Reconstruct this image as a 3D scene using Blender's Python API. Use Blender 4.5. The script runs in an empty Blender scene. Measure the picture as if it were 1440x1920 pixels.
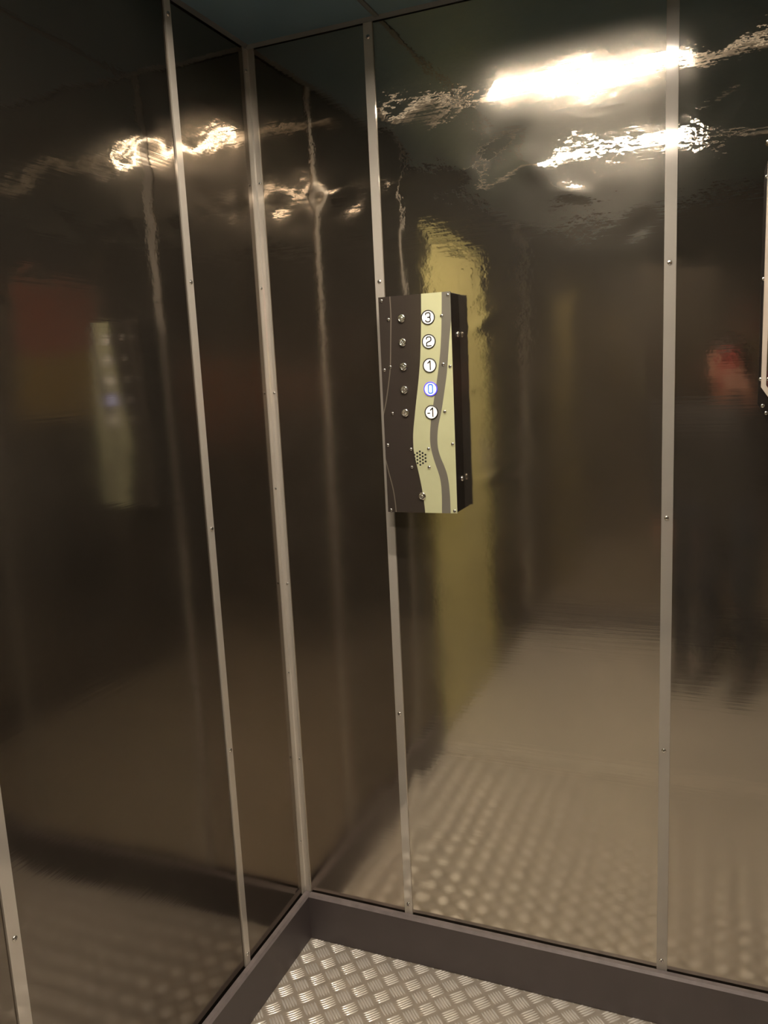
import bpy, bmesh, math, random
from mathutils import Vector, Matrix, noise

random.seed(7)
SC = bpy.context.scene
COL = SC.collection

# ------------------------------------------------------------------ camera, world, exposure
F_PX, YAW, PITCH, ROLL = 1516.2, -0.3966, -0.1693, -0.0479
CAM = Vector((0.9936, -1.7048, 1.4684))
cy_, sy_, cp_, sp_ = math.cos(YAW), math.sin(YAW), math.cos(PITCH), math.sin(PITCH)
FWD = Vector((sy_ * cp_, cy_ * cp_, sp_))
_r = Vector((cy_, -sy_, 0)); _u = _r.cross(FWD)
RIGHT = math.cos(ROLL) * _r + math.sin(ROLL) * _u
UP = -math.sin(ROLL) * _r + math.cos(ROLL) * _u
cd = bpy.data.cameras.new('camera')
cd.sensor_fit = 'VERTICAL'; cd.sensor_height = 36.0; cd.lens = F_PX / 1920 * 36.0
cd.clip_start = 0.01; cd.clip_end = 50
cam = bpy.data.objects.new('camera', cd); COL.objects.link(cam)
m3 = Matrix((RIGHT, UP, -FWD)).transposed()
cam.matrix_world = Matrix.Translation(CAM) @ m3.to_4x4()
SC.camera = cam

wd = bpy.data.worlds.new('world'); SC.world = wd; wd.use_nodes = True
wd.node_tree.nodes['Background'].inputs[0].default_value = (0.02, 0.022, 0.025, 1)
wd.node_tree.nodes['Background'].inputs[1].default_value = 0.0
SC.view_settings.view_transform = 'Standard'
SC.view_settings.look = 'None'
SC.view_settings.exposure = 0.0
SC.view_settings.gamma = 1.0
SC.view_settings.use_curve_mapping = False
TUBE_STRENGTH = 420.0
TUBE_COLOR = (1.0, 0.87, 0.71)

cyc = SC.cycles
cyc.max_bounces = 20; cyc.glossy_bounces = 16; cyc.diffuse_bounces = 6
cyc.sample_clamp_indirect = 6.0
cyc.blur_glossy = 0.3
cyc.use_denoising = True

# room measures (metres): back wall y=0, left wall x=0
W, D, H = 1.80, 2.72, 2.20
HB, TB = 0.126, 0.016

# ------------------------------------------------------------------ materials
def new_mat(name):
    m = bpy.data.materials.new(name); m.use_nodes = True
    nt = m.node_tree; nt.nodes.clear()
    return m, nt, nt.nodes, nt.links

def simple(name, color, metallic=0.0, rough=0.5, emit=None, estr=0.0, spec=0.5, nscale=0, namp=0.0, coat=0.0, alpha=None):
    m, nt, N, L = new_mat(name)
    o = N.new('ShaderNodeOutputMaterial'); p = N.new('ShaderNodeBsdfPrincipled')
    p.inputs['Base Color'].default_value = (*color, 1); p.inputs['Metallic'].default_value = metallic
    p.inputs['Roughness'].default_value = rough; p.inputs['Specular IOR Level'].default_value = spec
    p.inputs['Coat Weight'].default_value = coat; p.inputs['Coat Roughness'].default_value = 0.08
    if emit:
        p.inputs['Emission Color'].default_value = (*emit, 1); p.inputs['Emission Strength'].default_value = estr
    if nscale:
        tc = N.new('ShaderNodeTexCoord'); n = N.new('ShaderNodeTexNoise')
        n.inputs['Scale'].default_value = nscale; n.inputs['Detail'].default_value = 5
        L.new(tc.outputs['Object'], n.inputs['Vector'])
        r = N.new('ShaderNodeMapRange'); r.inputs[3].default_value = 1 - namp; r.inputs[4].default_value = 1 + namp
        L.new(n.outputs[0], r.inputs[0])
        mx = N.new('ShaderNodeMix'); mx.data_type = 'RGBA'; mx.blend_type = 'MULTIPLY'; mx.inputs[0].default_value = 1
        mx.inputs[6].default_value = (*color, 1); L.new(r.outputs[0], mx.inputs[7])
        L.new(mx.outputs[2], p.inputs['Base Color'])
        r2 = N.new('ShaderNodeMapRange'); r2.inputs[3].default_value = max(0.02, rough - namp * .5); r2.inputs[4].default_value = rough + namp * .5
        L.new(n.outputs[0], r2.inputs[0]); L.new(r2.outputs[0], p.inputs['Roughness'])
    L.new(p.outputs[0], o.inputs[0])
    return m

def steel_material(name, color, r1, r2, mix, pebble=1.0, veil=1.0):
    """polished steel sheet: a sharp and a soft reflection lobe, faint rolling lines, pebbled buckling near the top"""
    m, nt, N, L = new_mat(name)
    o = N.new('ShaderNodeOutputMaterial')
    g1 = N.new('ShaderNodeBsdfAnisotropic'); g2 = N.new('ShaderNodeBsdfAnisotropic'); ms = N.new('ShaderNodeMixShader')
    tc = N.new('ShaderNodeTexCoord')
    # smudges vary both the softness and the tint
    n1 = N.new('ShaderNodeTexNoise'); n1.inputs['Scale'].default_value = 3.2; n1.inputs['Detail'].default_value = 7; n1.inputs['Roughness'].default_value = .62
    L.new(tc.outputs['Object'], n1.inputs['Vector'])
    rr = N.new('ShaderNodeMapRange'); rr.inputs[1].default_value = .3; rr.inputs[2].default_value = .72
    rr.inputs[3].default_value = r1 * .65; rr.inputs[4].default_value = r1 * 1.5
    L.new(n1.outputs[0], rr.inputs[0])
    sx = N.new('ShaderNodeSeparateXYZ'); L.new(tc.outputs['Object'], sx.inputs[0])
    wz = N.new('ShaderNodeMapRange'); wz.interpolation_type = 'SMOOTHSTEP'
    wz.inputs[1].default_value = 1.25; wz.inputs[2].default_value = 1.85; wz.inputs[3].default_value = 1.0; wz.inputs[4].default_value = .42
    L.new(sx.outputs[2], wz.inputs[0])
    wm = N.new('ShaderNodeMath'); wm.operation = 'MULTIPLY'; L.new(rr.outputs[0], wm.inputs[0]); L.new(wz.outputs[0], wm.inputs[1])
    L.new(wm.outputs[0], g1.inputs['Roughness'])
    g2.inputs['Roughness'].default_value = r2
    cm = N.new('ShaderNodeMapRange'); cm.inputs[1].default_value = .3; cm.inputs[2].default_value = .75
    cm.inputs[3].default_value = 1.04; cm.inputs[4].default_value = .93
    L.new(n1.outputs[0], cm.inputs[0])
    mx = N.new('ShaderNodeMix'); mx.data_type = 'RGBA'; mx.blend_type = 'MULTIPLY'; mx.inputs[0].default_value = 1
    mx.inputs[6].default_value = (*color, 1); L.new(cm.outputs[0], mx.inputs[7])
    L.new(mx.outputs[2], g1.inputs[0]); L.new(mx.outputs[2], g2.inputs[0])
    # rolling lines
    mp = N.new('ShaderNodeMapping')
    mp.inputs['Scale'].default_value = (5, 5, 160)
    L.new(tc.outputs['Object'], mp.inputs[0])
    n2 = N.new('ShaderNodeTexNoise'); n2.inputs['Scale'].default_value = 1.0; n2.inputs['Detail'].default_value = 3
    L.new(mp.outputs[0], n2.inputs['Vector'])
    b1 = N.new('ShaderNodeBump'); b1.inputs['Strength'].default_value = 1.0; b1.inputs['Distance'].default_value = 0.00006
    L.new(n2.outputs[0], b1.inputs['Height'])
    # pebbling, stronger high on the wall
    n3 = N.new('ShaderNodeTexNoise'); n3.inputs['Scale'].default_value = 52; n3.inputs['Detail'].default_value = 2.5
    L.new(tc.outputs['Object'], n3.inputs['Vector'])
    n4 = N.new('ShaderNodeTexNoise'); n4.inputs['Scale'].default_value = 5.5; n4.inputs['Detail'].default_value = 2
    L.new(tc.outputs['Object'], n4.inputs['Vector'])
    hz = N.new('ShaderNodeMapRange'); hz.interpolation_type = 'SMOOTHSTEP'
    hz.inputs[1].default_value = 1.35; hz.inputs[2].default_value = 1.95; hz.inputs[3].default_value = .12; hz.inputs[4].default_value = 1
    L.new(sx.outputs[2], hz.inputs[0])
    pm = N.new('ShaderNodeMapRange'); pm.inputs[1].default_value = .42; pm.inputs[2].default_value = .62; pm.inputs[3].default_value = .08
    L.new(n4.outputs[0], pm.inputs[0])
    mu = N.new('ShaderNodeMath'); mu.operation = 'MULTIPLY'; L.new(hz.outputs[0], mu.inputs[0]); L.new(pm.outputs[0], mu.inputs[1])
    mh = N.new('ShaderNodeMath'); mh.operation = 'MULTIPLY'; L.new(n3.outputs[0], mh.inputs[0]); L.new(mu.outputs[0], mh.inputs[1])
    b2 = N.new('ShaderNodeBump'); b2.inputs['Strength'].default_value = 1.0; b2.inputs['Distance'].default_value = 0.00055 * pebble
    L.new(mh.outputs[0], b2.inputs['Height']); L.new(b1.outputs[0], b2.inputs['Normal'])
    for g in (g1, g2): L.new(b2.outputs[0], g.inputs['Normal'])
    ms.inputs[0].default_value = mix
    L.new(g1.outputs[0], ms.inputs[1]); L.new(g2.outputs[0], ms.inputs[2])
    # a little diffuse tone mixed in as veiling haze over the reflections
    df = N.new('ShaderNodeBsdfDiffuse'); df.inputs[0].default_value = (.34, .30, .255, 1)
    fm = N.new('ShaderNodeMixShader'); fr = N.new('ShaderNodeMapRange'); fr.inputs[1].default_value = .3; fr.inputs[2].default_value = .72
    fr.inputs[3].default_value = .03 * veil; fr.inputs[4].default_value = .055 * veil; L.new(n1.outputs[0], fr.inputs[0])
    gz = N.new('ShaderNodeMapRange'); gz.inputs[1].default_value = 1.5; gz.inputs[2].default_value = 2.0   # haze faded upwards to darken the top of the walls
    gz.inputs[3].default_value = 1.0; gz.inputs[4].default_value = .4; L.new(sx.outputs[2], gz.inputs[0])
    gm = N.new('ShaderNodeMath'); gm.operation = 'MULTIPLY'; L.new(fr.outputs[0], gm.inputs[0]); L.new(gz.outputs[0], gm.inputs[1])
    L.new(gm.outputs[0], fm.inputs[0])
    L.new(ms.outputs[0], fm.inputs[1]); L.new(df.outputs[0], fm.inputs[2]); L.new(fm.outputs[0], o.inputs[0])
    return m

M = {}
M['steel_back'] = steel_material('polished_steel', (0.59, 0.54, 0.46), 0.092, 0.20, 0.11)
M['steel_clean'] = steel_material('smooth_steel', (0.54, 0.49, 0.42), 0.098, 0.18, 0.03, veil=.75)
M['steel_corner'] = steel_material('worn_steel', (0.54, 0.48, 0.405), 0.15, 0.20, 0.12, pebble=.6, veil=.9)
M['steel_side'] = steel_material('brushed_steel', (0.30, 0.265, 0.225), 0.12, 0.22, 0.12, pebble=.35, veil=.8)
M['steel_left'] = steel_material('dull_steel', (0.205, 0.182, 0.157), 0.10, 0.20, 0.06, pebble=.35, veil=.8)
M['core'] = simple('wall_core', (0.05, 0.045, 0.04), 0.6, 0.6)
M['ceiling'] = simple('dark_ceiling_sheet', (0.135, 0.225, 0.29), 0.4, 0.45, nscale=3, namp=.12)
M['bead'] = simple('ceiling_bead', (0.13, 0.14, 0.145), 0.4, 0.4)
M['alu'] = simple('brushed_aluminium', (0.60, 0.56, 0.51), 0.50, 0.08, nscale=22, namp=.05)
M['alu_dull'] = simple('darker_aluminium', (0.42, 0.395, 0.36), 0.50, 0.08, nscale=22, namp=.05)  # darker tone for one cover strip
M['screw'] = simple('screw_steel', (0.92, 0.90, 0.86), 1.0, 0.24)
M['recess'] = simple('screw_recess', (0.02, 0.02, 0.02), 0.2, 0.6)
M['base'] = simple('charcoal_skirting', (0.075, 0.062, 0.064), 0.15, 0.42, nscale=9, namp=.18)
M['plate'] = simple('tread_plate', (0.38, 0.34, 0.29), 0.2, 0.34, nscale=30, namp=.22)
M['rib'] = simple('tread_ribs', (1.0, 0.96, 0.90), 0.5, 0.24, nscale=40, namp=.10)
M['white_paint'] = simple('white_channel', (0.45, 0.43, 0.40), 0.0, 0.5)
M['tube'] = simple('lit_tube', (0.9, 0.9, 0.9), 0, 0.4, TUBE_COLOR, TUBE_STRENGTH)
M['tube_dim'] = simple('faint_tube', (0.85, 0.8, 0.72), 0, 0.4, (1.0, 0.83, 0.62), 0.9)
M['cap'] = simple('tube_cap', (0.6, 0.6, 0.6), 0.8, 0.35)
M['black'] = simple('black_enamel', (0.012, 0.010, 0.009), 0.0, 0.22)
M['field'] = simple('dark_panel_print', (0.042, 0.034, 0.030), 0.2, 0.14)
M['olive'] = simple('olive_panel_stripe', (0.65, 0.675, 0.445), 0.40, 0.24, nscale=18, namp=.10)  # olive tone set in a partly metallic base colour
M['grey'] = simple('grey_panel_print', (0.15, 0.142, 0.125), 0.15, 0.25)
M['thin'] = simple('brown_panel_line', (0.13, 0.115, 0.092), 0.15, 0.3)
M['chrome'] = simple('chrome', (0.92, 0.90, 0.87), 1.0, 0.16)
M['ledge_lit'] = simple('skirting_ledge_lit', (0.20, 0.175, 0.18), 0.15, 0.4, nscale=40, namp=.3)
M['disc'] = simple('button_disc', (0.93, 0.90, 0.85), 0, 0.35, (1, .95, .88), 0.42)
M['numeral'] = simple('button_black', (0.010, 0.009, 0.008), 0, 0.4)
M['disc_lit'] = simple('button_disc_lit', (0.85, 0.85, 1.0), 0, 0.35, (0.70, 0.72, 1.0), 0.75)
M['blue'] = simple('lit_blue_ring', (0.05, 0.05, 0.5), 0, 0.3, (0.075, 0.048, 0.62), 1.1)
M['cyan'] = simple('lit_blue_numeral', (0.05, 0.2, 0.6), 0, 0.3, (0.02, 0.15, 0.62), 0.9)
M['hole'] = simple('speaker_hole', (0.004, 0.004, 0.004), 0, 0.9)
M['cream'] = simple('cream_frame', (0.47, 0.41, 0.355), 0.1, 0.4)
M['joint'] = simple('pale_strip', (0.80, 0.75, 0.68), 0.0, 0.5)
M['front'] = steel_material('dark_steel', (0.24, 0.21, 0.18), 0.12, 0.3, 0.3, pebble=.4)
M['red'] = simple('red_print', (0.30, 0.09, 0.065), 0, 0.5, nscale=6, namp=.1)
M['ochre'] = simple('ochre_print', (0.30, 0.22, 0.06), 0, 0.5, nscale=6, namp=.1)
M['notice_red'] = simple('notice_red', (0.13, 0.035, 0.03), 0, 0.4, nscale=6, namp=.1)
M['notice_olive'] = simple('notice_olive', (0.13, 0.11, 0.03), 0, 0.4, nscale=6, namp=.1)
M['orange'] = simple('orange_print', (0.55, 0.16, 0.03), 0, 0.5)
M['door'] = simple('olive_door_paint', (0.55, 0.50, 0.22), 0.0, 0.36, nscale=5, namp=.12)
M['door_frame'] = simple('door_frame_paint', (0.27, 0.25, 0.10), 0.0, 0.4)
M['jacket'] = simple('dark_jacket', (0.018, 0.016, 0.016), 0, 0.85, nscale=60, namp=.2)
M['trousers'] = simple('dark_trousers', (0.022, 0.024, 0.032), 0, 0.9, nscale=60, namp=.2)
M['skin'] = simple('skin', (0.23, 0.105, 0.075), 0, 0.5)
M['hair'] = simple('dark_hair', (0.02, 0.014, 0.010), 0, 0.5)
M['shoe'] = simple('black_shoe', (0.015, 0.014, 0.014), 0, 0.45)
M['phone'] = simple('red_phone_case', (0.17, 0.028, 0.026), 0, 0.35)
M['glass'] = simple('phone_glass', (0.01, 0.01, 0.012), 0, 0.08)
M['eye'] = simple('eye_white', (0.7, 0.68, 0.65), 0, 0.2)
M['lip'] = simple('lips', (0.42, 0.14, 0.11), 0, 0.5)

# ------------------------------------------------------------------ helpers
def link_mesh(name, verts, faces, mats, parent=None, mi=None, smooth=False, loc=None):
    me = bpy.data.meshes.new(name); me.from_pydata(verts, [], faces)
    if not isinstance(mats, (list, tuple)): mats = [mats]
    for m in mats: me.materials.append(m)
    if mi is not None: me.polygons.foreach_set('material_index', mi)
    if smooth: me.polygons.foreach_set('use_smooth', [True] * len(me.polygons))
    me.update()
    o = bpy.data.objects.new(name, me); COL.objects.link(o)
    if parent: o.parent = parent
    if loc is not None: o.location = loc
    return o

def link_bm(name, bm, mats, parent=None, smooth=False, loc=None):
    bmesh.ops.recalc_face_normals(bm, faces=bm.faces)
    me = bpy.data.meshes.new(name); bm.to_mesh(me); bm.free()
    if not isinstance(mats, (list, tuple)): mats = [mats]
    for m in mats: me.materials.append(m)
    if smooth: me.polygons.foreach_set('use_smooth', [True] * len(me.polygons))
    o = bpy.data.objects.new(name, me); COL.objects.link(o)
    if parent: o.parent = parent
    if loc is not None: o.location = loc
    return o

def add_box(bm, lo, hi, mi=0, bevel=0):
    x0, y0, z0 = lo; x1, y1, z1 = hi
    v = [bm.verts.new(p) for p in ((x0,y0,z0),(x1,y0,z0),(x1,y1,z0),(x0,y1,z0),(x0,y0,z1),(x1,y0,z1),(x1,y1,z1),(x0,y1,z1))]
    fs = [bm.faces.new([v[i] for i in f]) for f in ((0,3,2,1),(4,5,6,7),(0,1,5,4),(1,2,6,5),(2,3,7,6),(3,0,4,7))]
    for f in fs: f.material_index = mi
    if bevel:
        es = list({e for f in fs for e in f.edges})
        r = bmesh.ops.bevel(bm, geom=es, offset=bevel, segments=2, affect='EDGES', profile=.5)
        for f in r['faces']: f.material_index = mi

def add_prism(bm, pts, d0, d1, axis=1, mi=0):
    """polygon in the plane across `axis`, extruded along it from d0 to d1"""
    def P(a, b, d): return {0: (d, a, b), 1: (a, d, b), 2: (a, b, d)}[axis]
    lo = [bm.verts.new(P(a, b, d0)) for a, b in pts]; hi = [bm.verts.new(P(a, b, d1)) for a, b in pts]
    n = len(pts); fs = [bm.faces.new(lo), bm.faces.new(list(reversed(hi)))]
    for i in range(n): fs.append(bm.faces.new((lo[i], hi[i], hi[(i+1) % n], lo[(i+1) % n])))
    for f in fs: f.material_index = mi

def add_lathe(bm, prof, seg=24, c=(0, 0, 0), axis='-Y', mi=0, cap=True):
    """profile (radius, height) turned about an axis"""
    rings = []
    for r, h in prof:
        ring = []
        for k in range(seg):
            a = 2 * math.pi * k / seg
            u, v = r * math.cos(a), r * math.sin(a)
            p = {'-Y': (u, -h, v), 'X': (h, u, v), 'Z': (u, v, h), '-X': (-h, u, v), 'Y': (u, h, v)}[axis]
            ring.append(bm.verts.new((c[0] + p[0], c[1] + p[1], c[2] + p[2])))
        rings.append(ring)
    fs = []
    for a, b in zip(rings, rings[1:]):
        for k in range(seg): fs.append(bm.faces.new((a[k], a[(k+1) % seg], b[(k+1) % seg], b[k])))
    if cap: fs.append(bm.faces.new(rings[-1])); fs.append(bm.faces.new(list(reversed(rings[0]))))
    for f in fs: f.material_index = mi

def empty(name, loc=(0, 0, 0)):
    o = bpy.data.objects.new(name, None); COL.objects.link(o); o.location = loc; o.empty_display_size = .05
    return o

def tag(o, label=None, cat=None, group=None, kind=None):
    if label: o['label'] = label
    if cat: o['category'] = cat
    if group: o['group'] = group
    if kind: o['kind'] = kind
    return o

def struct(o, label=None, cat=None):
    o['kind'] = 'structure'
    if label: o['label'] = label
    if cat: o['category'] = cat
    return o

def copy_obj(src, parent, loc, rot=None, name=None):
    c = src.copy(); COL.objects.link(c); c.parent = parent; c.location = loc
    if rot is not None: c.rotation_euler = rot
    return c

def sstep(a, b, x):
    t = min(1, max(0, (x - a) / (b - a))); return t * t * (3 - 2 * t)

# ------------------------------------------------------------------ steel sheets
# buckles hammered into the sheets: (u along wall, z, height, spread u, spread z, tilt)
BACK_DENTS = [
    (0.575, 1.895, -.0022, .050, .035, .5), (0.495, 1.875, .0012, .030, .018, 0), (0.640, 1.862, .0010, .030, .025, -.4),
    (0.720, 1.802, .0008, .035, .012, -.3), (0.440, 1.845, -.0007, .040, .020, .2), (0.530, 1.995, .0006, .035, .020, 0),
    (0.420, 1.990, -.0006, .030, .030, 0), (0.730, 2.016, -.00085, .070, .046, .08),
    (0.205, 1.872, .0012, .030, .020, .2), (0.150, 1.860, -.0009, .025, .022, 0), (0.235, 1.835, -.0008, .040, .020, .3),
    (0.060, 1.850, -.0006, .025, .020, 0),
    (0.52, 1.56, .0006, .040, .012, .4), (0.53, 1.23, .0005, .050, .012, .3), (0.49, 1.42, .0004, .012, .010, 0),
    (0.36, 1.88, .0012, .040, .028, .3), (0.34, 2.03, -.0008, .030, .025, 0), (0.84, 1.72, -.0008, .030, .020, .4),
    (1.00, 1.93, -.0010, .035, .020, .4), (1.12, 1.94, .0008, .050, .020, 0), (0.97, 2.05, -.0006, .030, .022, 0),
]
LEFT_DENTS = [
    (0.300, 1.935, -.0016, .060, .030, -.2), (0.165, 1.966, -.0013, .090, .042, -.15), (0.255, 1.930, .0005, .03, .02, 0),
    (0.070, 1.960, .0008, .020, .030, 0), (0.380, 1.925, .0012, .050, .020, -.2), (0.210, 1.850, -.0010, .060, .020, .2),
    (0.340, 1.860, .0006, .060, .020, 0), (0.090, 1.870, -.0006, .030, .030, 0),
]

def sheet(name, u0, u1, z0, z1, place, dents, mat, parent, seed, res=.008, amp=1.0):
    nu = max(2, int((u1 - u0) / res)); nz = int((z1 - z0) / res)
    vs, fs = [], []
    for j in range(nz + 1):
        z = z0 + (z1 - z0) * j / nz
        for i in range(nu + 1):
            u = u0 + (u1 - u0) * i / nu
            e = min(u - u0, u1 - u)
            w = sstep(.006, .05, e) * sstep(0, .03, z1 - z) * sstep(0, .05, z - z0)
            hi = .25 + .75 * sstep(1.45, 1.85, z)
            h = .0016 * amp * noise.noise(Vector((u * 2.4 + seed, z * 1.3, seed * 1.7)))
            h += .00075 * amp * hi * noise.noise(Vector((u * 7.0 + seed * 3, z * 8.0, 4.2)))
            h += .00022 * amp * hi * noise.noise(Vector((u * 19.0, z * 22.0, 9.1 + seed)))
            for (du, dz, a, su, sz, t) in dents:
                if abs(u - du) < 3 * su and abs(z - dz) < .25:
                    q = (z - dz) - t * (u - du)
                    h += a * amp * math.exp(-((u - du) / su) ** 2 - (q / sz) ** 2)
            vs.append(place(u, z, max(-.003, min(.0028, h)) * w))
    for j in range(nz):
        for i in range(nu):
            a = j * (nu + 1) + i
            fs.append((a, a + 1, a + nu + 2, a + nu + 1))
    o = link_mesh(name, vs, fs, mat, parent, smooth=True)
    return o

def slab(name, lo, hi, mat):
    bm = bmesh.new(); add_box(bm, lo, hi); return link_bm(name, bm, mat)

XS = [0.0, 0.296, 0.9005, 1.505, W]            # joints along the back wall
YS = [0.0, 0.2905, 0.899]                      # joints along the left wall
DOOR = (1.17, 2.00, 1.98)                      # door in the left wall: from, to, height

wall_back = struct(slab('wall_back', (-.06, .006, -.02), (W + .06, .06, H + .02), M['core']), 'back wall of steel sheets behind the control panel', 'wall')
for k in range(4):
    sheet('steel_sheet', XS[k], XS[k+1], .01, H, lambda u, z, h: (u, -h, z), BACK_DENTS, M[('steel_corner', 'steel_back', 'steel_clean', 'steel_clean')[k]], wall_back, 3.3 + k * 5.1)

bm = bmesh.new()
for a, b, z0, z1 in ((0, DOOR[0], -.02, H + .02), (DOOR[1], D, -.02, H + .02), (DOOR[0], DOOR[1], DOOR[2], H + .02)):
    add_box(bm, (-.06, -b, z0), (-.006, -a, z1))
wall_left = struct(link_bm('wall_left', bm, M['core']), 'left wall of dull steel sheets', 'wall')
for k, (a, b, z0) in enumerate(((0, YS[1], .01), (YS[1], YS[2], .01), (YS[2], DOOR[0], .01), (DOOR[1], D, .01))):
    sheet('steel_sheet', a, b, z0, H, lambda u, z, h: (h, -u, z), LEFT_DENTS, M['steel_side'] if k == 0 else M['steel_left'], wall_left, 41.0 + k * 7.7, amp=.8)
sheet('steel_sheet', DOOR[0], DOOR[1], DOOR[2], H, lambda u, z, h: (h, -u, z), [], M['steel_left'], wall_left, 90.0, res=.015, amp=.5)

wall_right = struct(slab('wall_right', (W + .006, -D - .06, -.02), (W + .06, .06, H + .02), M['core']), 'right wall of steel sheets', 'wall')
RY = [0, .2905, .899, 1.508, 2.117, D]
for k in range(5):
    sheet('steel_sheet', RY[k], RY[k+1], .01, H, lambda u, z, h: (W - h, -u, z), [], M['steel_left'], wall_right, 120.0 + k * 3.1, res=.02, amp=.8)
wall_front = struct(slab('wall_front', (-.06, -D - .06, -.02), (W + .06, -D - .006, H + .02), M['core']), 'front wall of steel sheets', 'wall')
for k in range(4):
    sheet('steel_sheet', XS[k], XS[k+1], .01, H, lambda u, z, h: (u, -D + h, z), [], M['front'], wall_front, 160.0 + k * 3.7, res=.02, amp=.8)

# ------------------------------------------------------------------ floor with five-bar tread pattern
def build_floor():
    vs = [(-.06, .06, 0), (W + .06, .06, 0), (W + .06, -D - .06, 0), (-.06, -D - .06, 0),
          (-.06, .06, -.01), (W + .06, .06, -.01), (W + .06, -D - .06, -.01), (-.06, -D - .06, -.01)]
    fs = [(3, 2, 1, 0), (4, 5, 6, 7), (0, 1, 5, 4), (1, 2, 6, 5), (2, 3, 7, 6), (3, 0, 4, 7)]
    mi = [0] * 6
    px, py = .0576, .0592
    s2 = math.sqrt(.5)
    L_, Wd, Hh = .0202, .0026, .0018
    prof = [(-1, 0), (-.62, .8), (0, 1), (.62, .8), (1, 0)]
    ny = int(D / py) + 2; nx = int(W / px) + 2
    for half in (0, 1):
        d = (s2, s2) if half == 0 else (s2, -s2)
        n = (-d[1], d[0])
        for i in range(-1, nx):
            for j in range(-1, ny):
                cx = .0449 + (i + .5 * half) * px; cy = -.0305 - (j + .5 * half) * py
                if cx < .0 or cx > W or cy > 0 or cy < -D: continue
                if abs(cy + 1.13) < .045: continue
                for q in range(5):
                    o = (q - 2) * .0067
                    bx, by = cx + n[0] * o, cy + n[1] * o
                    ll = L_ * (1 - .05 * abs(q - 2))
                    base = len(vs)
                    for t, w in prof:
                        x, y = bx + d[0] * t * ll, by + d[1] * t * ll
                        ww = Wd * w
                        vs.append((x + n[0] * ww, y + n[1] * ww, 0)); vs.append((x, y, Hh * min(1, w * 1.1)))
                        vs.append((x - n[0] * ww, y - n[1] * ww, 0))
                    for k in range(4):
                        a = base + 3 * k; b = a + 3
                        fs.append((a, b, b + 1, a + 1)); fs.append((a + 1, b + 1, b + 2, a + 2)); mi += [1, 1]
    o = link_mesh('floor', vs, fs, [M['plate'], M['rib']], None, mi)
    for p in o.data.polygons[6:]: p.use_smooth = True
    return struct(o, 'aluminium tread plate floor with five-bar pattern', 'floor')
build_floor()
bm = bmesh.new()
add_box(bm, (TB, -1.153, .0), (W - TB, -1.136, .004), bevel=.0008); add_box(bm, (TB, -1.124, .0), (W - TB, -1.107, .004), bevel=.0008)
add_box(bm, (TB, -1.136, .0), (W - TB, -1.124, .0012), 1)
trim_count = 0
def trim_name():
    global trim_count
    trim_count += 1
    return 'trim_%d' % trim_count
struct(link_bm(trim_name(), bm, [M['joint'], M['recess']]), 'flat metal joint strip across the floor', 'trim')

# ------------------------------------------------------------------ ceiling with two light channels
SLOTS = [(-.590, .042), (-1.375, .042)]
SX0, SX1 = .06, W - .06
bm = bmesh.new()
yb = [.06] + sum(([y + h, y - h] for y, h in SLOTS), []) + [-D - .06]
for a, b in zip(yb[0::2], yb[1::2]): add_box(bm, (-.06, b, H), (W + .06, a, H + .012))
for y, h in SLOTS:
    add_box(bm, (-.06, y - h, H), (SX0, y + h, H + .012)); add_box(bm, (SX1, y - h, H), (W + .06, y + h, H + .012))
ceiling = struct(link_bm('ceiling', bm, M['ceiling']), 'dark metal ceiling', 'ceiling')
# folded seam beside the left wall and thin beads where the ceiling meets the walls
bm = bmesh.new(); add_box(bm, (.314, -D, H - .003), (.325, -.0, H + .001), bevel=.001)
struct(link_bm(trim_name(), bm, M['bead']), 'thin seam strip along the ceiling', 'trim')
bm = bmesh.new()
add_prism(bm, [(-.004, H - .007), (-.011, H), (-.004, H)], .0, W, axis=0)
struct(link_bm(trim_name(), bm, M['bead']), 'thin bead where the ceiling meets the back wall', 'trim')
bm = bmesh.new()
add_prism(bm, [(.004, H - .007), (.011, H), (.004, H)], -D, -.01, axis=1)
struct(link_bm(trim_name(), bm, M['bead']), 'thin bead where the ceiling meets the left wall', 'trim')

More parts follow.
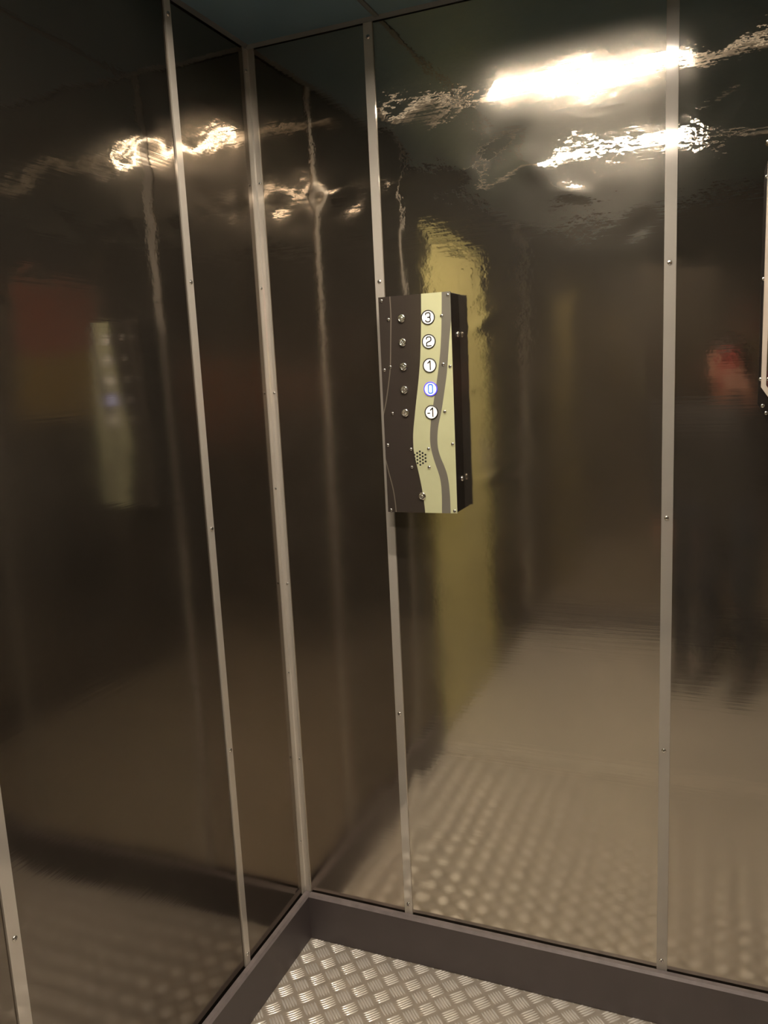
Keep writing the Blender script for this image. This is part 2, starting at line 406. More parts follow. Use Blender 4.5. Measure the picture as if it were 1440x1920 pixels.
LIGHT_LABELS = ['recessed ceiling light channel closest to the back wall, mirrored as the upper bright streak',
                'recessed ceiling light channel in the middle of the car, mirrored as the lower thin streak']
for (y, h), lab in zip(SLOTS, LIGHT_LABELS):
    t = empty('ceiling_light', (.650, y, H))
    tag(t, lab, 'light', 'ceiling light channels')
    bm = bmesh.new()
    dz = .05
    for lo, hi in (((SX0 - .004, -h - .004, 0), (SX0, h + .004, dz)), ((SX1, -h - .004, 0), (SX1 + .004, h + .004, dz)),
                   ((SX0, -h - .004, 0), (SX1, -h, dz)), ((SX0, h, 0), (SX1, h + .004, dz)), ((SX0 - .004, -h - .004, dz), (SX1 + .004, h + .004, dz + .004))):
        add_box(bm, (lo[0] - .650, lo[1], lo[2]), (hi[0] - .650, hi[1], hi[2]))
    link_bm('housing', bm, M['white_paint'], t)
    bm = bmesh.new()
    add_lathe(bm, [(.011, -.234), (.0125, -.230), (.0125, .230), (.011, .234)], 20, (0, 0, .020), 'X')
    link_bm('lamp_tube', bm, M['tube'], t, smooth=True)
    for s, xa, xb in ((-1, SX0 + .02, .395), (1, .906, 1.42)):
        bm = bmesh.new()
        add_lathe(bm, [(.011, xa - .650), (.0125, xa - .646), (.0125, xb - .654), (.011, xb - .650)], 20, (0, 0, .020), 'X')
        o = link_bm('lamp_tube', bm, M['tube_dim'], t, smooth=True); o['label'] = 'faintly glowing lamp tube'
    for s in (-1, 1):
        bm = bmesh.new()
        add_lathe(bm, [(.0135, 0), (.0135, .018), (.010, .022)], 20, (s * .234, 0, .020), 'X' if s > 0 else '-X')
        add_box(bm, (s * .238 - .006, -.007, .02), (s * .238 + .006, .007, .05))
        link_bm('lamp_holder', bm, M['cap'], t)

# ------------------------------------------------------------------ skirting
def skirting(name, path_axis, a, b, flip, label):
    bm = bmesh.new()
    prof = [(0, 0.0015), (TB, 0.0015), (TB, HB - .006), (TB - .005, HB), (0, HB)]
    if path_axis == 'X':
        pts = [((-D + .004 + d) if flip else (-.004 - d), z) for d, z in prof]
        add_prism(bm, pts, a, b, axis=0)
    else:
        pts = [((W - .004 - d) if flip else (.004 + d), z) for d, z in prof]
        add_prism(bm, pts, a, b, axis=1)
    bm.normal_update()
    bmesh.ops.recalc_face_normals(bm, faces=bm.faces)
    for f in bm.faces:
        if f.normal.z > .4: f.material_index = 1  # lighter colour on up-facing faces stands in for lamp light on the ledge
    return struct(link_bm(name, bm, [M['base'], M['ledge_lit']]), label, 'skirting')
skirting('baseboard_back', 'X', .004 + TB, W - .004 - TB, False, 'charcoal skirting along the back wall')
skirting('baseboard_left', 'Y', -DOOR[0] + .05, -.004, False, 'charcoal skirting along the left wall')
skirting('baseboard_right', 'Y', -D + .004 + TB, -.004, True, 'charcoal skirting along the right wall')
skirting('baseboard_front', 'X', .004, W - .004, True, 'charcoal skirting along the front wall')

bm = bmesh.new(); add_box(bm, (.76, -D + .004 + TB - .001, .088), (W - .03, -D + .004 + TB + .003, .104), bevel=.001)  # pale strip added to draw the highlight along the skirting ledge
struct(link_bm(trim_name(), bm, M['joint']), 'pale strip added as the highlight on the front skirting ledge', 'trim')

# ------------------------------------------------------------------ screws, cover strips
def screw_mesh(r=.0048, h=.0030):
    bm = bmesh.new()
    prof = [(r, 0), (r, h * .25), (r * .93, h * .55), (r * .72, h * .85), (r * .40, h * .97), (r * .12, h)]
    add_lathe(bm, prof, 20)
    for ang in (.6, .6 + math.pi / 2):
        ca, sa = math.cos(ang), math.sin(ang); l, w = r * .55, r * .12
        pts = [(ca * a - sa * b, sa * a + ca * b) for a, b in ((-l, -w), (l, -w), (l, w), (-l, w))]
        add_prism(bm, pts, -h * .8, -h * 1.02, axis=1, mi=1)
    bmesh.ops.recalc_face_normals(bm, faces=bm.faces)
    me = bpy.data.meshes.new('screw'); bm.to_mesh(me); bm.free()
    me.materials.append(M['screw']); me.materials.append(M['recess'])
    for p in me.polygons: p.use_smooth = p.material_index == 0 and len(p.vertices) == 4
    return me
SCREW = screw_mesh(); SCREW_SMALL = screw_mesh(.0037, .0026)
R_BACK, R_LEFT, R_RIGHT, R_FRONT = (0, 0, 0), (0, 0, math.pi / 2), (0, 0, -math.pi / 2), (0, 0, math.pi)

def screw(parent, loc, rot, me=SCREW):
    o = bpy.data.objects.new('screw', me); COL.objects.link(o); o.parent = parent
    o.location = loc; o.rotation_euler = rot
    return o

SZ = [2.165, 1.668, 1.162, .660, .152]
ST = .0035
def strip(wall, u, label, w=.0205, zs=SZ, du=0.0, mat='alu'):
    bm = bmesh.new(); h = w / 2; z0, z1 = HB - .002, H - .004
    if wall == 'back': add_box(bm, (u - h, -ST, z0), (u + h, .001, z1), bevel=.0006)
    if wall == 'left': add_box(bm, (-.001, -u - h, z0), (ST, -u + h, z1), bevel=.0006)
    if wall == 'right': add_box(bm, (W - ST, -u - h, z0), (W + .001, -u + h, z1), bevel=.0006)
    if wall == 'front': add_box(bm, (u - h, -D - .001, z0), (u + h, -D + ST, z1), bevel=.0006)
    o = struct(link_bm(trim_name(), bm, M[mat]), label, 'trim')
    for z in zs:
        if wall == 'back': screw(o, (u + du, -ST, z), R_BACK)
        if wall == 'left': screw(o, (ST, -u - du, z), R_LEFT)
        if wall == 'right': screw(o, (W - ST, -u - du, z), R_RIGHT)
        if wall == 'front': screw(o, (u + du, -D + ST, z), R_FRONT)
    return o
strip('back', XS[1], 'narrow metal cover strip behind the control panel', du=.0005)
strip('back', XS[2], 'metal cover strip between control panel and framed notice', w=.0225, zs=[2.14, 1.6525, 1.154, .651, .150], du=-.001, mat='alu_dull')
strip('back', XS[3], 'metal cover strip on the back wall beyond the framed notice')
strip('left', YS[1], 'metal cover strip on the left wall beside the corner')
strip('left', YS[2], 'metal cover strip on the left wall beside the door', w=.024, zs=[2.16, 1.66, 1.16, .636, .152])
for k in range(1, 5): strip('right', RY[k], 'metal cover strip on the right wall', zs=SZ)

def corner_angle(cx, cy, sx, sy, label, screws=False):
    l = .0185
    bm = bmesh.new()
    pts = [(0, 0), (l, 0), (l, ST * .8), (ST * 1.6, ST * .8), (ST * .8, ST * 1.6), (ST * .8, l), (0, l)]
    add_prism(bm, [(cx + sx * a, cy + sy * b) for a, b in pts], HB - .002, H - .004, axis=2)
    o = struct(link_bm(trim_name(), bm, M['alu']), label, 'trim')
    if screws:
        for z in (2.147, 1.677, 1.206, .737, .274): screw(o, (ST * .8, -.0128, z), R_LEFT, SCREW_SMALL)
        for z in (1.909, 1.4353, .967, .502): screw(o, (.0125, -ST * .8, z), R_BACK, SCREW_SMALL)
    return o
corner_angle(0, 0, 1, -1, 'metal corner angle where left and back walls meet', True)
corner_angle(W, 0, -1, -1, 'metal corner angle where right and back walls meet')
corner_angle(0, -D, 1, 1, 'metal corner angle where left and front walls meet')
corner_angle(W, -D, -1, 1, 'metal corner angle where right and front walls meet')

# ------------------------------------------------------------------ door in the left wall
bm = bmesh.new(); a, b, hd = DOOR
add_box(bm, (-.040, -b + .03, .004), (-.012, -a - .03, hd - .03), bevel=.002)
door = struct(link_bm('door_1', bm, M['door']), 'olive painted door in the left wall', 'door')
bm = bmesh.new()
add_box(bm, (-.05, -b - .0, .0), (.006, -b + .035, hd), bevel=.002); add_box(bm, (-.05, -a - .035, .0), (.006, -a, hd), bevel=.002)
add_box(bm, (-.05, -b + .035, hd - .035), (.006, -a - .035, hd), bevel=.002)
link_bm('door_frame', bm, M['door_frame'], door)
bm = bmesh.new()
add_box(bm, (-.012, -b + .07, .98), (-.006, -b + .11, 1.16), bevel=.002)
add_prism(bm, [(-.006, 1.05), (.035, 1.05), (.035, 1.07), (-.006, 1.07)], -b + .085, -b + .105, axis=1)
add_box(bm, (.025, -b + .085, 1.05), (.037, -b + .20, 1.07), bevel=.003)
link_bm('door_handle', bm, M['alu'], door)

# ------------------------------------------------------------------ control panel
PX0, PX1, PZ0, PZ1, PD = .3150, .4760, 1.1640, 1.6290, .060
panel = empty('control_panel', ((PX0 + PX1) / 2, 0, PZ0))
tag(panel, 'wall mounted lift control panel with numbered round buttons and olive wave stripes', 'control panel')
PO = Vector(panel.location)
def pl(x, z, y=-PD): return (x - PO.x, y, z - PO.z)
bm = bmesh.new()
add_box(bm, (PX0 - PO.x + .001, -PD + .002, .001), (PX1 - PO.x - .001, -.0, PZ1 - PZ0 - .001), bevel=.002)
link_bm('body', bm, M['black'], panel)

def interp(tab, z):
    tab = sorted(tab, key=lambda q: q[1])
    if z <= tab[0][1]: return tab[0][0]
    for (xa, za), (xb, zb) in zip(tab, tab[1:]):
        if z <= zb:
            t = (z - za) / (zb - za); return xa + (xb - xa) * t
    return tab[-1][0]
def smooth_tab(tab, z, w=.012):
    return sum(interp(tab, z + d * w) for d in (-1, -.5, 0, .5, 1)) / 5
GL = [(.4122,1.6321),(.4120,1.6191),(.4102,1.5756),(.4077,1.5318),(.4041,1.4877),(.398,1.4431),(.3914,1.4037),(.3863,1.3697),(.382,1.341),(.3809,1.3179),(.3818,1.2947),(.3869,1.2714),(.3921,1.248),(.3971,1.2187),(.4008,1.1893),(.4028,1.1633)]
SL = [(.4575,1.6284),(.4562,1.5941),(.454,1.5509),(.4501,1.5074),(.4431,1.4636),(.4343,1.4193),(.4239,1.3688),(.4201,1.3347),(.4198,1.3117),(.4234,1.2944),(.4298,1.2713),(.4374,1.2505),(.4415,1.2308),(.4423,1.2017),(.4409,1.1641)]
SR = [(.4800,1.6267),(.4762,1.5712),(.4701,1.5282),(.4666,1.4956),(.4631,1.4627),(.4558,1.4241),(.4485,1.3851),(.4403,1.3571),(.437,1.3344),(.4361,1.3116),(.4391,1.2943),(.4457,1.277),(.4535,1.2598),(.4586,1.2367),(.461,1.2019),(.4609,1.1645)]
TH = [(.3419,1.6245),(.3427,1.5913),(.3359,1.4797),(.329,1.4401),(.3207,1.4001),(.3132,1.3772),(.3058,1.3306),(.3103,1.2952),(.3158,1.2774),(.3219,1.2478),(.3294,1.2181),(.333,1.1882),(.3343,1.1618)]
vs, fs, mi = [], [], []
NZ = 160
for j in range(NZ + 1):
    z = PZ0 + (PZ1 - PZ0) * j / NZ
    th = smooth_tab(TH, z)
    xs = [PX0, th - .0012, th + .0012, smooth_tab(GL, z), smooth_tab(SL, z), smooth_tab(SR, z), PX1]
    xs = [min(PX1, max(PX0, x)) for x in xs]
    for x in xs: vs.append(pl(x, z, -PD))
cols = ['field', 'thin', 'field', 'olive', 'grey', 'olive']
mats = ['field', 'thin', 'olive', 'grey', 'chrome']
for j in range(NZ):
    for i in range(6):
        a = j * 7 + i
        if abs(vs[a][0] - vs[a+1][0]) + abs(vs[a+7][0] - vs[a+8][0]) < 1e-6: continue
        fs.append((a, a + 1, a + 8, a + 7)); mi.append(mats.index(cols[i]))
# thin bright edge of the face plate
n0 = len(vs)
x0, x1, h_ = PX0 - PO.x, PX1 - PO.x, PZ1 - PZ0
for (x, z) in ((x0, 0), (x1, 0), (x1, h_), (x0, h_)):
    vs.append((x, -PD, z)); vs.append((x, -PD + .0025, z))
for k in range(4):
    a = n0 + 2 * k; b = n0 + 2 * ((k + 1) % 4)
    fs.append((a, b, b + 1, a + 1)); mi.append(4)
fs.append((n0 + 1, n0 + 3, n0 + 5, n0 + 7)); mi.append(0)
link_mesh('face_plate', vs, fs, [M[k] for k in mats], panel, mi)

def stroke_mesh(bm, pts, w, y0, y1, mi=0):
    """flat strokes with round ends, standing off the face towards the room"""
    for (xa, za), (xb, zb) in zip(pts, pts[1:]):
        dx, dz = xb - xa, zb - za; l = math.hypot(dx, dz) or 1e-9
        nx, nz = -dz / l * w / 2, dx / l * w / 2
        add_prism(bm, [(xa + nx, za + nz), (xa - nx, za - nz), (xb - nx, zb - nz), (xb + nx, zb + nz)], y0, y1, 1, mi)
    for (x, z) in pts:
        add_prism(bm, [(x + w / 2 * math.cos(k * math.pi / 5), z + w / 2 * math.sin(k * math.pi / 5)) for k in range(10)], y0, y1, 1, mi)
def arc(cx, cz, r, a0, a1, n=6):
    return [(cx + r * math.cos(math.radians(a0 + (a1 - a0) * k / n)), cz + r * math.sin(math.radians(a0 + (a1 - a0) * k / n))) for k in range(n + 1)]
# strokes in units of the numeral height, centred
NUM = {
    '3': [[(-.27, .30)] + arc(-.10, .33, .17, 180, 90) + arc(.10, .33, .17, 90, 0) + [(.27, .15)] + arc(.12, .15, .15, 0, -90) + [(-.03, 0)],
          [(.12, 0)] + arc(.12, -.16, .16, 90, 0) + [(.28, -.30)] + arc(.10, -.32, .18, 0, -90) + arc(-.10, -.32, .18, -90, -180)],
    '2': [[(-.27, .26)] + arc(-.09, .32, .18, 180, 90) + arc(.09, .32, .18, 90, 0) + [(.27, .18)] + arc(.14, .17, .13, 0, -70) + [(-.16, -.10)] + arc(-.14, -.22, .12, 110, 180) + [(-.26, -.5), (.28, -.5)]],
    '1': [[(-.20, .26), (.07, .5), (.07, -.5)]],
    '0': [[(-.25, 0), (-.25, .30)] + arc(-.07, .32, .18, 180, 90) + arc(.07, .32, .18, 90, 0) + [(.25, -.32)] + arc(.07, -.32, .18, 0, -90) + arc(-.07, -.32, .18, -90, -180) + [(-.25, 0)]],
    '-1': [[(-.44, -.10), (-.20, -.10)], [(-.10, .26), (.17, .5), (.17, -.5)]],
}
BUT = [('3', 1.5800), ('2', 1.5306), ('1', 1.4810), ('0', 1.4318), ('-1', 1.3824)]
for n, z in BUT:
    lit = n == '0'
    bm = bmesh.new()
    add_lathe(bm, [(.0152, 0), (.0152, .0016), (.0146, .0022), (.0134, .0022), (.0130, .0012), (.0130, 0)], 40, cap=False)
    ring = link_bm('button', bm, M['blue'] if lit else M['numeral'], panel, smooth=True, loc=pl(.4257, z))
    ring['label'] = ('blue lit' if lit else 'black ringed') + ' round button marked ' + n
    bm = bmesh.new(); add_lathe(bm, [(.0130, 0), (.0130, .0010)], 40)
    link_bm('button_face', bm, M['disc_lit'] if lit else M['disc'], ring)
    bm = bmesh.new(); hh = .0185
    for st in NUM[n]: stroke_mesh(bm, [(x * hh, q * hh) for x, q in st], .0024, -.0009, -.00135)
    link_bm('numeral', bm, M['cyan'] if lit else M['numeral'], ring)

# chrome key studs left of each button and one near the bottom
for k, (x, z) in enumerate([(.3666, 1.5819), (.3667, 1.532), (.3666, 1.4810), (.3660, 1.4319), (.366, 1.3828), (.3976, 1.2011)]):
    bm = bmesh.new()
    add_lathe(bm, [(.0088, 0), (.0088, .0022), (.0078, .0036), (.0062, .0040), (.0052, .0032), (.0048, .0018), (.0030, .0016), (.0026, .0030), (.0012, .0036)], 28)
    for q in range(6):
        a_ = q * math.pi / 3 + k
        add_lathe(bm, [(.0011, .0015), (.0011, .0040), (.0005, .0046)], 8, (.0040 * math.cos(a_), 0, .0040 * math.sin(a_)))
    o = link_bm('key_stud', bm, M['chrome'], panel, smooth=True, loc=pl(x, z))

for (x, z) in [(.3223,1.6215),(.4706,1.6215),(.3368,1.5817),(.4557,1.5812),(.336,1.4819),(.4556,1.4818),(.3218,1.4758),(.4706,1.4767),(.3361,1.3824),(.4555,1.3827),(.3215,1.3135),(.4705,1.3141),(.3755,1.3041),(.4160,1.3042),(.3757,1.2644),(.4157,1.2644),(.3224,1.1690),(.4702,1.1690)]:
    screw(panel, pl(x, z), R_BACK, SCREW_SMALL)
for z in (1.5433, 1.2342):
    o = screw(panel, pl(PX1 - .001, z, -.016), R_LEFT); o.scale = (1.25, 1.35, 1.25)
bm = bmesh.new()
for c, n in zip(range(-2, 3), (3, 4, 5, 4, 3)):
    for r in range(n):
        add_lathe(bm, [(.00225, 0), (.00225, .0004)], 10, (c * .0063, 0, (r - (n - 1) / 2) * .0073))
link_bm('speaker_grille', bm, M['hole'], panel, loc=pl(.3956, 1.2842))

# ------------------------------------------------------------------ framed notice on the back wall (right)
NX0, NX1 = 1.0605, 1.4200
notice = empty('notice_board', ((NX0 + NX1) / 2, 0, 1.30))
tag(notice, 'cream framed notice on a black screwed backing plate at the edge of the back wall', 'notice board')
NO = Vector(notice.location)
def chamfer_rect(x0, x1, z0, z1, cx, cz, top=True):
    p = [(x0, z0 + cz), (x0 + cx, z0), (x1 - cx, z0), (x1, z0 + cz)]
    p += [(x1, z1 - cz), (x1 - cx, z1), (x0 + cx, z1), (x0, z1 - cz)] if top else [(x1, z1), (x0, z1)]
    return [(a - NO.x, b - NO.z) for a, b in p]
bm = bmesh.new(); add_prism(bm, chamfer_rect(NX0, NX1, 1.318, 1.862, .030, .060), -.010, .0)
link_bm('backing_plate', bm, M['black'], notice)
out = chamfer_rect(1.0650, 1.4150, 1.356, 1.812, .036, .054, False); inn = chamfer_rect(1.0735, 1.4065, 1.3645, 1.8035, .0325, .0485, False)
bm = bmesh.new()
V = {}
for nm, pts, y in (('ob', out, -.010), ('of', out, -.018), ('if', inn, -.018), ('ib', inn, -.010)):
    V[nm] = [bm.verts.new((x, y, z)) for x, z in pts]
for a_, b_ in (('ob', 'of'), ('of', 'if'), ('if', 'ib'), ('ib', 'ob')):
    for i in range(6):
        j = (i + 1) % 6; bm.faces.new((V[a_][i], V[a_][j], V[b_][j], V[b_][i]))
link_bm('frame', bm, M['cream'], notice)
bm = bmesh.new()
def clip_prism(z0, z1, mi):
    pts = [p for p in ((1.0735, 1.8035), (1.4065, 1.8035), (1.4065, 1.413), (1.374, 1.3645), (1.106, 1.3645), (1.0735, 1.413))]
    o2 = []
    for (xa, za), (xb, zb) in zip(pts, pts[1:] + pts[:1]):
        for zz, keep in ((None, None),):
            if z0 <= za <= z1: o2.append((xa, za))
        for zz in sorted((z0, z1), reverse=za > zb):
            if min(za, zb) < zz < max(za, zb): o2.append((xa + (xb - xa) * (zz - za) / (zb - za), zz))
    add_prism(bm, [(a_ - NO.x, b_ - NO.z) for a_, b_ in o2], -.013, -.0105, 1, mi)
clip_prism(1.62, 1.81, 0); clip_prism(1.44, 1.62, 1); clip_prism(1.36, 1.44, 0)
link_bm('notice_sheet', bm, [M['notice_red'], M['notice_olive']], notice)
for (x, z) in ((1.0625, 1.846), (1.4180, 1.846), (1.0625, 1.7863), (1.0625, 1.6072), (1.0625, 1.4247), (1.0672, 1.3748), (1.0735, 1.3610), (1.0800, 1.3454), (1.4180, 1.6072)):
    screw(notice, (x - NO.x + .002, -.010, z - NO.z), R_BACK, SCREW_SMALL)
for z in (1.6064, 1.4243):
    screw(notice, (1.0770 - NO.x, -.013, z - NO.z), R_BACK, SCREW_SMALL)

# ------------------------------------------------------------------ posters on the right wall, seen only as soft reflections
def poster(y0, y1, z0, z1, zs, m1, m2, label):
    p = empty('poster', (W, -(y0 + y1) / 2, z0))
    tag(p, label, 'poster')
    bm = bmesh.new(); hy = (y1 - y0) / 2
    add_box(bm, (-.012, -hy, 0), (-.0045, hy, zs - z0), 1); add_box(bm, (-.012, -hy, zs - z0), (-.0045, hy, z1 - z0), 0)
    link_bm('sheet', bm, [M[m1], M[m2]], p)
    bm = bmesh.new(); b = .012
    for lo, hi in (((-hy - b, -b), (hy + b, 0)), ((-hy - b, z1 - z0), (hy + b, z1 - z0 + b)), ((-hy - b, 0), (-hy, z1 - z0)), ((hy, 0), (hy + b, z1 - z0))):
        add_box(bm, (-.016, lo[0], lo[1]), (-.004, hi[0], hi[1]), bevel=.001)
    link_bm('frame', bm, M['alu'], p)
    return p
poster(.96, 1.46, 1.34, 1.93, 1.62, 'red', 'ochre', 'red over ochre framed poster on the right wall, mirrored in the left wall')
poster(2.30, 2.66, 1.08, 1.62, 1.30, 'orange', 'red', 'small orange framed poster on the right wall near the front')

# ------------------------------------------------------------------ the photographer and the phone (both show only as reflections)
PH_C = CAM - UP * .058 + RIGHT * .014 - FWD * .0105
PH_M = Matrix((RIGHT, UP, -FWD)).transposed().to_4x4()
phone = empty('smartphone', PH_C); phone.rotation_euler = PH_M.to_euler()
tag(phone, 'smartphone in a red case held up by the photographer', 'phone')
def rounded(hx, hy, r, n=6):
    p = []
    for sx, sy, a0 in ((1, 1, 0), (-1, 1, 90), (-1, -1, 180), (1, -1, 270)):
        for k in range(n + 1):
            a = math.radians(a0 + 90 * k / n)
            p.append((sx * (hx - r) + r * math.cos(a), sy * (hy - r) + r * math.sin(a)))
    return p
bm = bmesh.new(); add_prism(bm, rounded(.0370, .0775, .009), -.0042, .0042, 2); link_bm('case', bm, M['phone'], phone)
bm = bmesh.new(); add_prism(bm, rounded(.0350, .0755, .008), .0042, .0050, 2); link_bm('screen', bm, M['glass'], phone)
bm = bmesh.new(); add_prism(bm, rounded(.0070, .0160, .006), -.0050, -.0042, 2); link_bm('lens_strip', bm, M['glass'], phone, loc=(-.014, .050, 0))

BR, BF = Vector((.930, .368, 0)), Vector((-.368, .930, 0))
BC = Vector((1.020, -2.085, 0)); BS = .885
def B(x, y, z): return BC + BR * x * BS + BF * y * BS + Vector((0, 0, z * BS))
def Hd(a, b, c): return PH_C + RIGHT * a + UP * b + FWD * c

def skin_points(chains, sx=1.0, sy=1.0):
    """a solid swept along chains of (point, radius): overlapping balls, later fused into one continuous surface"""
    out = []
    for ch in chains:
        for (p, r), (q, t) in zip(ch, ch[1:]):
            n = max(2, int((q - p).length / (.22 * min(r, t))))
            for k in range(n + 1):
                f = k / n; rr = r + (t - r) * f
                out.append((p.lerp(q, f), (rr * sx, rr * sy, rr)))
    return out

def bake(o):
    dg = bpy.context.evaluated_depsgraph_get()
    me = bpy.data.meshes.new_from_object(o.evaluated_get(dg)); bpy.data.objects.remove(o)
    return me

def add_ball(bm, c, rad, frame=None, seg=16):
    fr = frame or (BR, BF, Vector((0, 0, 1)))
    r = bmesh.ops.create_uvsphere(bm, u_segments=seg, v_segments=seg // 2 + 2, radius=1)
    for v in r['verts']:
        q = v.co; v.co = c + fr[0] * q.x * rad[0] + fr[1] * q.y * rad[1] + fr[2] * q.z * rad[2]

_b = bmesh.new(); bmesh.ops.create_uvsphere(_b, u_segments=14, v_segments=9, radius=1)
UNIT_V = [tuple(v.co) for v in _b.verts]; UNIT_F = [tuple(v.index for v in f.verts) for f in _b.faces]; _b.free()
def merged(name, skins, balls, mat, voxel, parent=None, smooth_it=4):
    vs, fs = [], []
    for c, r in [q for sk in skins for q in sk] + balls:
        b0 = len(vs)
        for x, y, z in UNIT_V: vs.append(c + BR * (x * r[0]) + BF * (y * r[1]) + Vector((0, 0, z * r[2])))
        fs += [tuple(b0 + i for i in f) for f in UNIT_F]
    me = bpy.data.meshes.new(name); me.from_pydata(vs, [], fs)
    o = bpy.data.objects.new(name + '_t', me); COL.objects.link(o)
    rm = o.modifiers.new('r', 'REMESH'); rm.mode = 'VOXEL'; rm.voxel_size = voxel; rm.use_smooth_shade = True
    sm = o.modifiers.new('m', 'SMOOTH'); sm.iterations = smooth_it; sm.factor = .5
    me2 = bake(o)
    b2 = bmesh.new(); b2.from_mesh(me2); bpy.data.meshes.remove(me2); b2.verts.ensure_lookup_table()
    seen, best = set(), []
    for v in b2.verts:
        if v.index in seen: continue
        st, comp = [v], []; seen.add(v.index)
        while st:
            q = st.pop(); comp.append(q)
            for e in q.link_edges:
                w = e.other_vert(q)
                if w.index not in seen: seen.add(w.index); st.append(w)
        if len(comp) > len(best): best = comp
    keep = set(v.index for v in best)
    bmesh.ops.delete(b2, geom=[v for v in b2.verts if v.index not in keep], context='VERTS')
    me2 = bpy.data.meshes.new(name); b2.to_mesh(me2); b2.free()
    me2.materials.clear(); me2.materials.append(mat)
    me2.polygons.foreach_set('use_smooth', [True] * len(me2.polygons))
    r = bpy.data.objects.new(name, me2); COL.objects.link(r)
    if parent: r.parent = parent
    return r

sh_r, el_r, wr_r = B(.175, 0, 1.385), B(.255, .13, 1.135), Hd(.078, -.118, -.022)
sh_l, el_l, wr_l = B(-.175, 0, 1.385), B(-.215, -.03, 1.090), B(-.215, .045, .840)
chest, belly, hips = B(0, .0, 1.30), B(0, .0, 1.12), B(0, -.01, .95)
neck, skull = B(0, .015, 1.455), B(0, .03, 1.53)
palm = Hd(.072, -.066, -.006)
torso = [[(hips, .100), (belly, .094), (chest, .108), (B(0, .0, 1.375), .080)]]
limbs = [[(B(0, .0, 1.38), .062), (neck, .048), (skull, .052)],
         [(B(.06, 0, 1.36), .062), (sh_r, .052), (el_r, .038), (wr_r, .025), (palm, .023)],
         [(B(-.06, 0, 1.36), .062), (sh_l, .052), (el_l, .038), (wr_l, .025), (B(-.215, .060, .800), .022), (B(-.215, .066, .770), .020)]]
for s in (-1, 1):
    limbs.append([(B(s * .075, 0, .92), .085), (B(s * .09, 0, .80), .078), (B(s * .105, .015, .50), .052), (B(s * .108, .0, .38), .052), (B(s * .11, -.01, .10), .034), (B(s * .115, .10, .045), .030)])
skins = [skin_points(torso, 1.42, .92), skin_points(limbs)]
for i, b in enumerate((-.006, -.028, -.050, -.071)):
    k = (1, 1.06, 1.0, .82)[i]
    skins.append(skin_points([[(Hd(.066, b * .8 - .02, -.004), .009), (Hd(.057, b, .007), .0086), (Hd(.054 - .029 * k, b + .006, .0180), .0082),
                               (Hd(.053 - .055 * k, b + .010, .0168), .0074), (Hd(.053 - .074 * k, b + .012, .0140), .0064)]]))
skins.append(skin_points([[(Hd(.070, -.080, -.012), .013), (Hd(.060, -.045, -.022), .0112), (Hd(.043, -.016, -.0205), .0096), (Hd(.028, .004, -.0160), .0080)]]))
for i, d in enumerate((-.030, -.010, .010, .030)):
    k = (.9, 1.05, 1, .82)[i]
    p0 = (-.215, .068 + d, .745)
    skins.append(skin_points([[(B(-.215, .066 + d * .6, .775), .010), (B(*p0), .0095), (B(p0[0] + .004, p0[1] + .004, .745 - .038 * k), .0088), (B(p0[0] + .010, p0[1] + .004, .745 - .064 * k), .0080), (B(p0[0] + .018, p0[1] + .003, .745 - .084 * k), .007)]]))
skins.append(skin_points([[(B(-.210, .072, .800), .013), (B(-.203, .108, .770), .011), (B(-.198, .122, .735), .0095), (B(-.194, .126, .712), .008)]]))
balls = [(B(0, .012, 1.625), (.074, .094, .100)), (B(0, .045, 1.575), (.060, .068, .072)), (B(0, .075, 1.535), (.034, .034, .026)),
         (B(0, .119, 1.592), (.013, .016, .014)), (B(0, .108, 1.615), (.009, .014, .026)),
         (B(.076, .005, 1.605), (.009, .018, .031)), (B(-.076, .005, 1.605), (.009, .018, .031)),
         (B(0, .088, 1.650), (.050, .020, .014))]
person = merged('person', skins, balls, M['skin'], .0032, None, 5)
tag(person, 'person in a dark jacket and trousers holding up a red phone, mirrored in the steel', 'person')
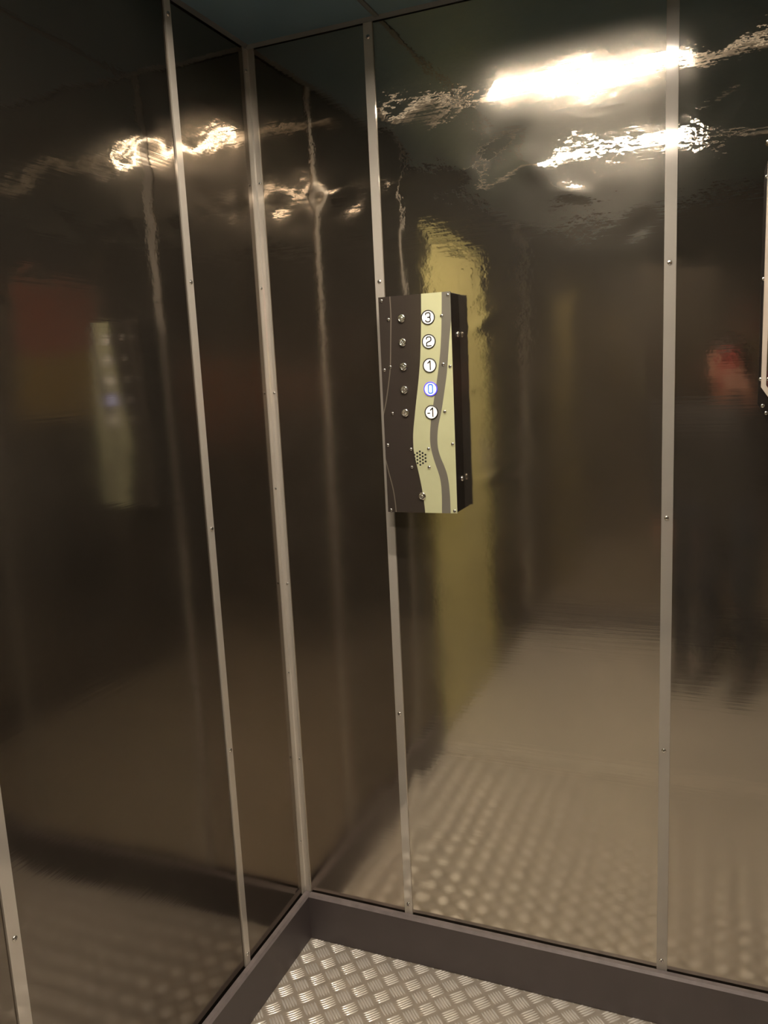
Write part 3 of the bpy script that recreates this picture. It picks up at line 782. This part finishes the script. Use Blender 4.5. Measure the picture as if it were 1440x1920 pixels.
# clothing, hair and face details
jk = [skin_points([[(B(0, -.01, .80), .112), (B(0, -.01, .95), .115), (B(0, 0, 1.12), .110), (chest, .124), (B(0, 0, 1.385), .086)]], 1.42, .95),
      skin_points([[(B(0, 0, 1.39), .070), (B(0, .008, 1.440), .056)],
                   [(B(.06, 0, 1.36), .078), (sh_r, .067), (el_r, .053), (wr_r + (el_r - wr_r).normalized() * .025, .034)],
                   [(B(-.06, 0, 1.36), .078), (sh_l, .067), (el_l, .053), (wr_l + (el_l - wr_l).normalized() * .025, .034)]])]
merged('jacket', jk, [], M['jacket'], .009, person, 3)
tr = [skin_points([[(B(s * .075, -.005, .92), .100), (B(s * .09, 0, .80), .092), (B(s * .105, .015, .50), .067), (B(s * .108, 0, .38), .062), (B(s * .11, -.01, .080), .054)] for s in (-1, 1)]),
      skin_points([[(B(0, -.01, .96), .100), (B(0, -.01, .88), .100)]], 1.45, .95)]
merged('trousers', tr, [], M['trousers'], .009, person, 3)
for s in (-1, 1):
    bm = bmesh.new()
    rows = [(-.080, .036, .095), (-.045, .044, .115), (.03, .046, .115), (.10, .050, .090), (.155, .047, .058), (.19, .028, .036)]
    rings = []
    for y, w, hgt in rows:
        rings.append([bm.verts.new(B(s * .113 + x * w, y, z * hgt)) for x, z in ((-1, .02), (-1, .45), (-.7, .9), (0, 1), (.7, .9), (1, .45), (1, .02))])
    for a_, b_ in zip(rings, rings[1:]):
        for k in range(7): bm.faces.new((a_[k], a_[(k + 1) % 7], b_[(k + 1) % 7], b_[k]))
    bm.faces.new(rings[0]); bm.faces.new(rings[-1])
    link_bm('shoe', bm, M['shoe'], person, smooth=True)
hb = [(B(0, -.012, 1.655), (.083, .094, .088)), (B(0, -.045, 1.60), (.080, .064, .085)), (B(0, .05, 1.690), (.062, .045, .032))]
merged('hair', [], hb, M['hair'], .006, person, 3)
for s in (-1, 1):
    bm = bmesh.new(); add_ball(bm, B(s * .031, .1005, 1.622), (.0125, .010, .0075)); e = link_bm('eye', bm, M['eye'], person, smooth=True)
    bm = bmesh.new(); add_ball(bm, B(s * .031, .1075, 1.622), (.0055, .0042, .0055)); link_bm('iris', bm, M['hair'], e, smooth=True)
bm = bmesh.new(); add_ball(bm, B(0, .111, 1.556), (.022, .008, .007)); link_bm('mouth', bm, M['lip'], person, smooth=True)
